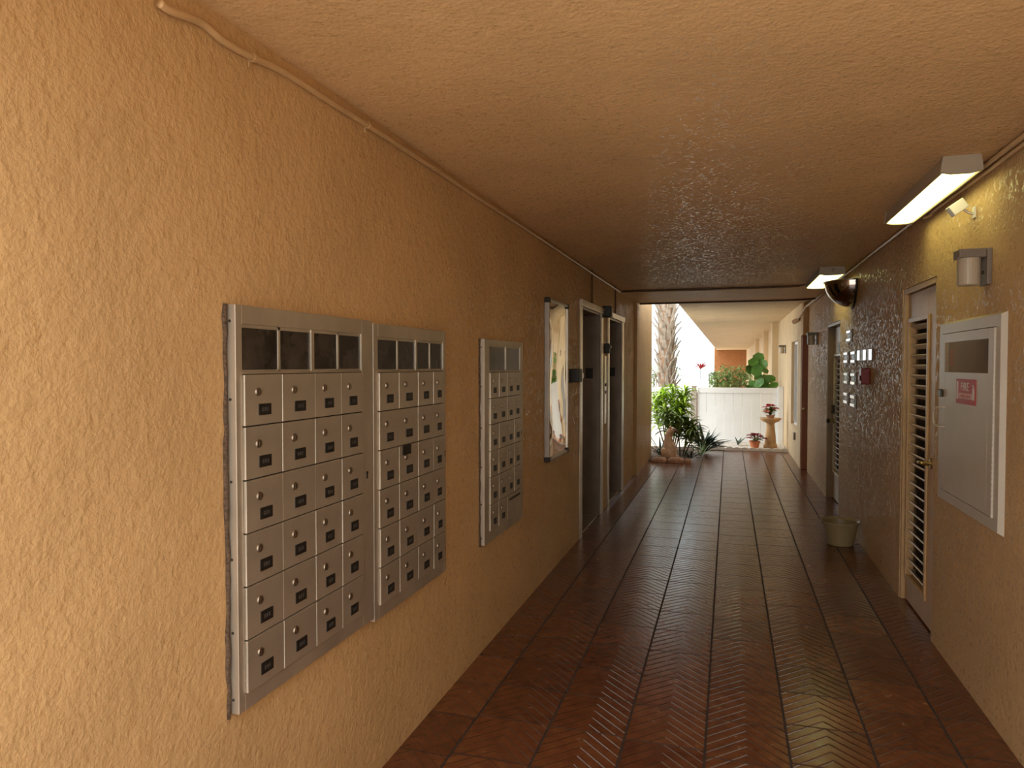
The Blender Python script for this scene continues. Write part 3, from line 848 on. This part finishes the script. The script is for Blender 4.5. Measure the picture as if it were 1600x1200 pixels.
tag(MB().tube(pts, 0.013, 10).build('painted_conduit', 'pipe', smooth=True), 'painted conduit running the whole length of the right ceiling corner', 'conduit')
pts = smooth_path([(RW - 0.012, 1.2, 2.478), (RW - 0.012, 3.6, 2.482), (RW - 0.012, 4.6, 2.486), (RW - 0.012, 4.75, 2.475), (RW - 0.03, 4.79, 2.472), (1.10, 4.80, 2.472)])
tag(MB().tube(pts, 0.010, 10).build('branch_conduit', 'pipe', smooth=True), 'second painted conduit turning off towards the nearest ceiling lamp', 'conduit')
pts = smooth_path([(-1.29, 9.025, 2.516), (0.2, 9.02, 2.516), (0.72, 8.98, 2.516), (0.82, 8.86, 2.516), (0.92, 8.72, 2.514)])
tag(MB().tube(pts, 0.010, 8).build('ceiling_cable', 'pipe_dark', smooth=True), 'dark cable crossing the ceiling to the farther lamp', 'cable')
pts = smooth_path([(-1.255, 10.58, 2.488), (0.4, 10.58, 2.488), (0.86, 10.55, 2.488), (1.10, 10.38, 2.486)])
tag(MB().tube(pts, 0.012, 8).build('ceiling_cable', 'pipe_dark', smooth=True), 'dark cable along the edge where the ceiling ends', 'cable')
pts = [(1.115, 9.06, 2.485), (1.115, 10.6, 2.485), (1.06, 11.2, 2.44), (1.025, 12.0, 2.31)]
tag(MB().tube(pts, 0.012, 10).build('drop_conduit', 'pipe', smooth=True), 'pale conduit sloping down to the bullet camera at the exit', 'conduit')
b = thing('bullet_camera', 'brown bullet camera where the right conduit ends at the exit', 'camera', (1.03, 12.02, 2.30))
MB().tube([(0.008, 0, 0.008), (-0.03, 0.07, -0.012), (-0.05, 0.11, -0.02)], [0.03, 0.035, 0.036], 14).build('camera_body', 'stone', b)
MB().tube([(-0.05, 0.11, -0.02), (-0.055, 0.12, -0.022)], 0.034, 14).build('lens', 'black', b)
MB().tube([(0.0, 0, 0.01), (0.03, -0.0, 0.03)], 0.018, 10).build('mount', 'bronze', b)

# ------------------------------------------------------------------ bucket
b = thing('planter_bucket', 'empty cream plastic bucket on the floor against the right wall', 'bucket', (0.962, 6.93, 0))
MB().lathe([(0.100, 0.0), (0.106, 0.004), (0.148, 0.195), (0.164, 0.200), (0.166, 0.216), (0.158, 0.216), (0.142, 0.198), (0.102, 0.012)], n=40).build('pot_body', 'bucket', b, smooth=False)

# ------------------------------------------------------------------ garden beyond
gv = MB()
def jit(a): return random.uniform(-a, a)
nx, ny = 60, 40
vs = [[gv.bm.verts.new((-0.62 + 1.68 * i / nx, 14.05 + 1.27 * j / ny, 0.008 + 0.02 * (0 if (i in (0, nx) or j in (0, ny)) else random.random()))) for i in range(nx + 1)] for j in range(ny + 1)]
for j in range(ny):
    for i in range(nx):
        gv.bm.faces.new((vs[j][i], vs[j][i + 1], vs[j + 1][i + 1], vs[j + 1][i]))
tag(gv.build('gravel', 'gravel'), 'bed of white gravel in front of the white fence', 'gravel', kind='stuff')
sub = MB().box(-3.2, 1.06, 14.03, 15.89, -0.12, 0.006)
struct(sub.build('garden_ground', 'ground'), 'pale ground under the gravel bed', 'ground')
bounce_damper = MB().box(-16.0, -0.78, 15.9, 44.0, -0.12, -0.02)  # unseen dark slab, added to cut light bounced onto the walkway ceiling
tag(bounce_damper.build('bounce_damper', 'soil'), 'unseen dark ground beyond the fence, added to cut bounce on the walkway ceiling', 'ground', kind='structure')
so = MB().box(-1.26, -0.62, 12.02, 14.02, -0.115, 0.03).box(-3.2, -1.26, 12.46, 14.02, -0.115, 0.03)
tag(so.build('soil_bed', 'soil'), 'dark soil bed under the plants at the left of the exit', 'soil', kind='stuff')

def edging(x, l, i):
    e = MB()
    n = 10
    prof = []
    for k in range(n + 1):
        prof.append((x + l * k / n, 0.045 + 0.018 * abs(math.sin(PI * k / n * 2))))
    e.rings([[(p, y, 0.0) for p, _ in prof] + [(p, y, z) for p, z in prof[::-1]] for y in (13.98, 14.04)])
    o = e.build('edging_block', 'edging', bevel=0.003)
    tag(o, 'white scalloped edging block between floor tiles and gravel', 'edging', 'scalloped gravel edging')
for i in range(6):
    edging(-0.60 + 0.275 * i, 0.27, i)
def rock(loc, dim, sd, label):
    rr = random.Random(sd)
    g = MB()
    nx_ = 9
    rings = []
    for i in range(nx_ + 1):
        u = i / nx_
        x = (u - 0.5) * dim[0]
        e = 1 - 0.35 * abs(2 * u - 1) ** 6
        top = dim[2] * e * rr.uniform(0.85, 1.08)
        d0 = dim[1] * 0.5 * e * rr.uniform(0.85, 1.1); d1 = dim[1] * 0.5 * e * rr.uniform(0.85, 1.1)
        rings.append([(x, -d0, 0), (x, d1, 0), (x, d1 * 0.95, top * 0.7), (x, d1 * 0.6, top), (x, -d0 * 0.5, top * rr.uniform(0.93, 1.05)), (x, -d0 * 0.95, top * 0.65)])
    g.rings(rings)
    o = g.build('edging_rock', 'rock', loc=loc, bevel=0.012, seg=3)
    tag(o, label, 'rock', 'rocks edging the plant bed')
rock((-1.09, 11.94, 0.0), (0.26, 0.13, 0.085), 3, 'left edging rock of the plant bed, against the wall end')
rock((-0.815, 11.94, 0.0), (0.27, 0.14, 0.092), 4, 'middle edging rock of the plant bed, below the statue')
rock((-0.625, 11.94, 0.0), (0.10, 0.12, 0.075), 5, 'small right end edging rock of the plant bed')

# statue: an upright stone animal with a long neck
st = thing('garden_statue', 'pale stone animal statue sitting upright among the plants', 'statue', (-0.945, 12.24, 0.031))
g = MB()
prof = [(0.00, 0.00, 0.105, 0.10), (0.00, 0.04, 0.125, 0.115), (0.005, 0.12, 0.120, 0.11), (0.0, 0.20, 0.100, 0.092), (-0.012, 0.28, 0.078, 0.072),
        (-0.018, 0.35, 0.062, 0.058), (-0.008, 0.40, 0.060, 0.056), (0.012, 0.44, 0.068, 0.060), (0.030, 0.475, 0.070, 0.058), (0.038, 0.505, 0.052, 0.046), (0.040, 0.522, 0.02, 0.02)]
g.rings([[(x + rx * math.cos(2 * PI * k / 20), ry * math.sin(2 * PI * k / 20), z) for k in range(20)] for x, z, rx, ry in prof])
g.build('body', 'stone', st, smooth=True)
MB().blob((-0.085, -0.055, 0.105), (0.060, 0.050, 0.080)).blob((-0.085, 0.055, 0.105), (0.060, 0.050, 0.080)).build('haunch', 'stone', st, smooth=True)
f = MB()
for y in (-0.045, 0.045):
    f.tube(smooth_path([(0.045, y, 0.26), (0.085, y * 1.1, 0.16), (0.105, y, 0.05), (0.15, y, 0.018)], 3), [0.034, 0.033, 0.032, 0.031, 0.029, 0.027, 0.026, 0.027, 0.028, 0.02], 10)
f.build('foreleg', 'stone', st, smooth=True)
f = MB()
for y in (-0.038, 0.038):
    f.blob((0.012, y, 0.515), (0.020, 0.010, 0.026), 10, 7)
f.build('ear', 'stone', st, smooth=True)
MB().tube([(0.075, 0, 0.475), (0.105, 0, 0.462), (0.135, 0, 0.445), (0.148, 0, 0.436)], [0.040, 0.032, 0.024, 0.012], 12).build('muzzle', 'beak', st, smooth=True)
MB().blob((0.078, -0.044, 0.492), (0.008, 0.008, 0.008), 8, 6).blob((0.078, 0.044, 0.492), (0.008, 0.008, 0.008), 8, 6).build('eye', 'black', st, smooth=True)

# plants
def blades_plant(name, label, cat, base, n, lens_, wid, mat, spread=(0.2, 1.0), droop=1.2, rb=0.03, seed=1, heights=(0.0, 0.0), part='leaves', stem=None, group=None):
    random.seed(seed)
    r = thing(name, label, cat, base, group=group)
    g = MB()
    for k in range(n):
        a = random.uniform(0, 2 * PI)
        s = random.uniform(*spread)
        d = (math.cos(a) * s, math.sin(a) * s, 1.0 - 0.55 * s)
        hz = random.uniform(*heights)
        g.blade((math.cos(a) * rb, math.sin(a) * rb, hz), d, random.uniform(*lens_), wid * random.uniform(0.7, 1.2), droop * random.uniform(0.6, 1.3), 6)
    g.build(part, mat, r, smooth=True)
    if stem:
        MB().tube([(0, 0, 0), (0.01, 0, heights[1] * 0.5), (0, 0, heights[1])], stem, 8).build('stem', 'stem', r)
    return r
# tall bright bush: several canes each with tufts
def cane_bush(name, label, base, canes, mat, seed):
    random.seed(seed)
    r = thing(name, label, 'plant', base)
    g = MB(); s = MB()
    for (dx, dy, h) in canes:
        s.tube([(dx * 0.3, dy * 0.3, 0), (dx * 0.8, dy * 0.8, h * 0.5), (dx, dy, h)], 0.012, 7)
        for k in range(80):
            z = h - (random.random() ** 1.6) * h * 0.55
            a = random.uniform(0, 2 * PI)
            sp_ = random.uniform(0.3, 1.2)
            g.blade((dx * (0.6 + 0.4 * z / h), dy * (0.6 + 0.4 * z / h), z), (math.cos(a) * sp_, math.sin(a) * sp_, random.uniform(0.1, 0.9)), random.uniform(0.20, 0.34), random.uniform(0.036, 0.058), random.uniform(0.8, 2.0), 5)
    g.build('leaves', mat, r, smooth=True)
    s.build('canes', 'stem', r, smooth=True)
    return r
cane_bush('dracaena_bush', 'tall bright green leafy bush at the exit, left of the fence post', (-1.00, 13.25, 0.034), [(-0.28, 0.0, 0.92), (-0.12, -0.1, 1.02), (0.02, 0.1, 1.14), (0.17, 0.0, 0.98), (0.26, -0.05, 1.10), (-0.2, 0.15, 1.05), (0.1, -0.12, 0.80)], 'leaf_bright', 3)
cane_bush('croton_bush', 'lower olive green bush behind the stone statue', (-0.78, 12.66, 0.034), [(-0.05, 0.0, 0.62), (0.1, 0.05, 0.55), (0.2, -0.05, 0.48), (-0.25, 0.1, 0.7)], 'leaf_mid', 5)
blades_plant('agave_plant', 'dark green spiky plant in front of the fence', 'plant', (-0.42, 13.45, 0.01), 70, (0.30, 0.52), 0.055, 'leaf_dark', (0.25, 1.25), 0.5, 0.05, 8, (0.0, 0.12))
blades_plant('spider_plant', 'small pale green spiky plant at the foot of the dark one', 'plant', (-0.46, 12.95, 0.01), 22, (0.18, 0.36), 0.026, 'leaf_pale', (0.3, 1.1), 0.7, 0.02, 9)
blades_plant('strap_leaf_plant', 'low arching strap leaves beside the stone statue', 'plant', (-0.60, 12.32, 0.035), 20, (0.16, 0.30), 0.028, 'leaf_dark', (0.4, 1.0), 1.5, 0.02, 10)
blades_plant('strap_leaf_plant', 'dark strap leaves between the wall end and the statue', 'plant', (-1.12, 12.62, 0.035), 30, (0.25, 0.5), 0.035, 'leaf_dark', (0.2, 0.9), 1.0, 0.03, 11)
blades_plant('seedling_plant', 'single small dark sprout standing in the white gravel', 'plant', (0.18, 14.7, 0.03), 6, (0.14, 0.22), 0.05, 'leaf_dark', (0.2, 0.9), 0.4, 0.01, 14)

# fence
fe = thing('vinyl_fence', 'white vinyl fence across the end of the garden', 'fence', (0, 15.4, 0))
pn = MB()
for i in range(9): pn.box(-0.62 + i * 0.178, -0.62 + (i + 1) * 0.178 - 0.004, 0.0, 0.03, 0.06, 1.02)
pn.build('panel', 'vinyl', fe, 0.003)
MB().box(-0.62, 0.985, -0.02, 0.05, 1.02, 1.13).build('top_rail', 'vinyl', fe, 0.004)
MB().box(-0.62, 0.985, -0.02, 0.05, 0.012, 0.08).build('bottom_rail', 'vinyl', fe, 0.004)
MB().box(-0.74, -0.64, -0.06, 0.06, 0.006, 1.15).box(-0.75, -0.63, -0.07, 0.07, 1.15, 1.17).build('post', 'vinyl_shaded', fe, 0.005)
MB().box(0.95, 1.055, -0.06, 0.06, 0.006, 1.15).box(0.945, 1.058, -0.07, 0.07, 1.15, 1.165).build('post', 'vinyl', fe, 0.005)
pn = MB()
for i in range(14): pn.box(-0.76 - (i + 1) * 0.178 + 0.004, -0.76 - i * 0.178, 0.0, 0.03, 0.06, 1.02)
pn.build('panel', 'vinyl', fe, 0.003)
MB().box(-3.2, -0.76, -0.02, 0.05, 1.02, 1.13).build('top_rail', 'vinyl', fe, 0.004)

# birdbath with a potted poinsettia
bb = thing('birdbath', 'tan concrete birdbath standing on the gravel', 'birdbath', (0.76, 14.35, 0.029))
MB().lathe([(0.125, 0), (0.125, 0.05), (0.11, 0.07), (0.10, 0.10), (0.105, 0.12), (0.085, 0.30), (0.07, 0.44), (0.075, 0.47), (0.09, 0.48)]).build('pedestal', 'concrete', bb, smooth=True)
MB().lathe([(0.08, 0.475), (0.15, 0.505), (0.195, 0.55), (0.20, 0.565), (0.185, 0.567), (0.14, 0.54), (0.03, 0.53)]).build('basin', 'concrete', bb, smooth=True)
def potted(name, label, loc, rad, h, nl, nf, mat, seed, hh):
    random.seed(seed)
    r = thing(name, label, 'plant', loc)
    MB().lathe([(rad * 0.7, 0), (rad * 0.95, h * 0.78), (rad * 1.08, h * 0.8), (rad * 1.08, h), (rad * 0.95, h), (rad * 0.9, h * 0.86)], n=24).build('pot', mat, r, smooth=False)
    MB().lathe([(rad * 0.9, h * 0.84), (rad * 0.88, h * 0.9)], n=20).build('soil', 'soil', r)
    g = MB(); fl = MB(); sm = MB()
    for k in range(nl):
        a = random.uniform(0, 2 * PI); s = random.uniform(0.4, 1.1)
        g.blade((0, 0, h * 0.9 + random.uniform(0, hh * 0.6)), (math.cos(a) * s, math.sin(a) * s, 0.5), random.uniform(0.10, 0.20), random.uniform(0.04, 0.065), 1.2, 4)
    for k in range(nf):
        a = 2.4 * k + jit(0.3); q = (k + 0.5) / nf
        c = Vector((math.cos(a) * rad * 1.7 * q, math.sin(a) * rad * 1.7 * q, h + hh * (1.05 - 0.75 * q * q)))
        sm.tube([(0, 0, h * 0.88), c * 0.5 + Vector((0, 0, h * 0.5)), c], 0.004, 6)
        for j in range(8):
            b_ = 2 * PI * j / 8 + jit(0.2)
            fl.blade(c, (math.cos(b_) + 0.6 * q * math.cos(a), math.sin(b_) + 0.6 * q * math.sin(a), 0.35 + jit(0.2)), random.uniform(0.06, 0.105), 0.042, 1.0, 4)
    g.build('leaves', 'leaf_mid', r, smooth=True); fl.build('flowers', 'petal' if seed % 2 else 'petal_dark', r, smooth=True); sm.build('stems', 'stem', r)
    return r
potted('potted_poinsettia', 'potted red poinsettia standing in the birdbath basin', (0.755, 14.35, 0.562), 0.075, 0.09, 30, 8, 'rock', 21, 0.18)
potted('potted_flower', 'terracotta pot of dark red flowers on the gravel', (0.475, 14.2, 0.029), 0.095, 0.14, 9, 9, 'terracotta', 22, 0.12)

# palm behind the fence
random.seed(31)
pm = thing('palm_tree', 'thick palm trunk with grey leaf bases beyond the fence', 'palm', (-1.38, 16.6, -0.02))
MB().tube([(0.05, 0, 0), (0.02, 0, 1.5), (0, 0, 3.2), (-0.02, 0, 5.6)], [0.19, 0.175, 0.165, 0.15], 18).build('trunk', 'bark', pm, smooth=True)
bt = MB()
for k in range(210):
    z = 0.25 + 5.2 * k / 210
    a = k * 2.399963 + jit(0.15)
    lean = 0.05 - 0.013 * z
    c = Vector((math.cos(a), math.sin(a), 0)); sd = Vector((-math.sin(a), math.cos(a), 0))
    base = Vector((lean, 0, z)) + c * 0.16
    L = random.uniform(0.26, 0.40)
    tip = base + c * random.uniform(0.07, 0.20) + Vector((0, 0, L)) + sd * jit(0.05)
    mid = base + c * 0.035 + Vector((0, 0, L * 0.5))
    w0, w1, w2 = 0.070, 0.042, 0.014
    th = 0.018
    rows = []
    for p, w_ in ((base, w0), (mid, w1), (tip, w2)):
        rows.append([p - sd * w_ - c * th, p + sd * w_ - c * th, p + sd * w_ * 0.6 + c * th * 0.6, p - sd * w_ * 0.6 + c * th * 0.6])
    bt.rings(rows)
bt.build('leaf_bases', 'boot', pm)

# hedge and sea grape behind the fence
random.seed(41)
hd = thing('leafy_hedge', 'pale green small leaved hedge beyond the fence', 'hedge', (0.02, 17.0, -0.12))
g = MB()
for k in range(1500):
    p = Vector((random.uniform(-0.44, 0.46), jit(0.35), 0.6 + random.random() ** 0.7 * (1.02 + 0.1 * math.sin(k))))
    if abs(p.x) > 0.3 and p.z > 1.55: continue
    a = random.uniform(0, 2 * PI)
    g.blade(p, (math.cos(a), math.sin(a), jit(0.7)), random.uniform(0.07, 0.13), 0.05, 0.8, 3)
g.build('leaves', 'leaf_hedge', hd, smooth=True)
sm = MB()
for k in range(12):
    x = jit(0.35); sm.tube([(x, jit(0.1), 0), (x + jit(0.06), jit(0.1), 0.8), (x + jit(0.12), jit(0.2), 1.5)], 0.01, 6)
sm.build('stems', 'stem', hd)
sgp = thing('sea_grape', 'shrub with big round green leaves over the fence top', 'shrub', (0.62, 16.2, -0.12))
g = MB()
for (x, z, r_) in ((-0.12, 1.78, 0.13), (-0.02, 1.86, 0.14), (-0.2, 1.62, 0.12), (0.06, 1.72, 0.13), (-0.05, 1.60, 0.14), (0.12, 1.60, 0.10), (0.10, 1.38, 0.15), (0.22, 1.42, 0.14), (0.0, 1.34, 0.13), (-0.12, 1.28, 0.12), (0.28, 1.28, 0.13), (0.15, 1.24, 0.13), (-0.02, 1.48, 0.10), (0.3, 1.15, 0.12), (-0.18, 1.2, 0.10), (-0.1, 1.70, 0.1), (0.05, 1.2, 0.14)):
    g.disc_leaf((x, jit(0.12), z), (jit(0.9), -1.0, 0.6 + jit(0.9)), r_ * 0.85, 14)
g.build('leaves', 'leaf_round', sgp, smooth=False)
sm = MB()
for x, z in ((-0.1, 1.8), (0.1, 1.5), (0.25, 1.3)):
    sm.tube([(x * 0.3, 0.1, 0), (x * 0.6, 0.12, 0.8), (x, 0.1, z)], 0.015, 7)
sm.build('stems', 'stem', sgp)
rf = blades_plant('red_bromeliad', 'distant red spiky flower beyond the fence', 'plant', (-0.74, 20.0, -0.12), 26, (0.15, 0.24), 0.045, 'petal', (0.3, 1.1), 0.3, 0.01, 51, (1.60, 1.66), 'petals', 0.006)
rs = thing('garden_shrub', 'yellow green shrub low behind the palm trunk', 'shrub', (-1.72, 17.6, -0.02))
g = MB(); random.seed(61)
for k in range(700):
    p = Vector((jit(0.6), jit(0.3), random.uniform(0.5, 1.62)))
    a = random.uniform(0, 2 * PI)
    g.blade(p, (math.cos(a), math.sin(a), jit(0.7)), random.uniform(0.07, 0.14), 0.04, 0.8, 3)
g.build('leaves', 'leaf_hedge', rs, smooth=True)
sm = MB()
for k in range(9):
    x = jit(0.4); sm.tube([(x, jit(0.1), 0), (x + jit(0.06), jit(0.1), 0.7), (x + jit(0.12), jit(0.2), 1.4)], 0.01, 6)
sm.build('stems', 'stem', rs)
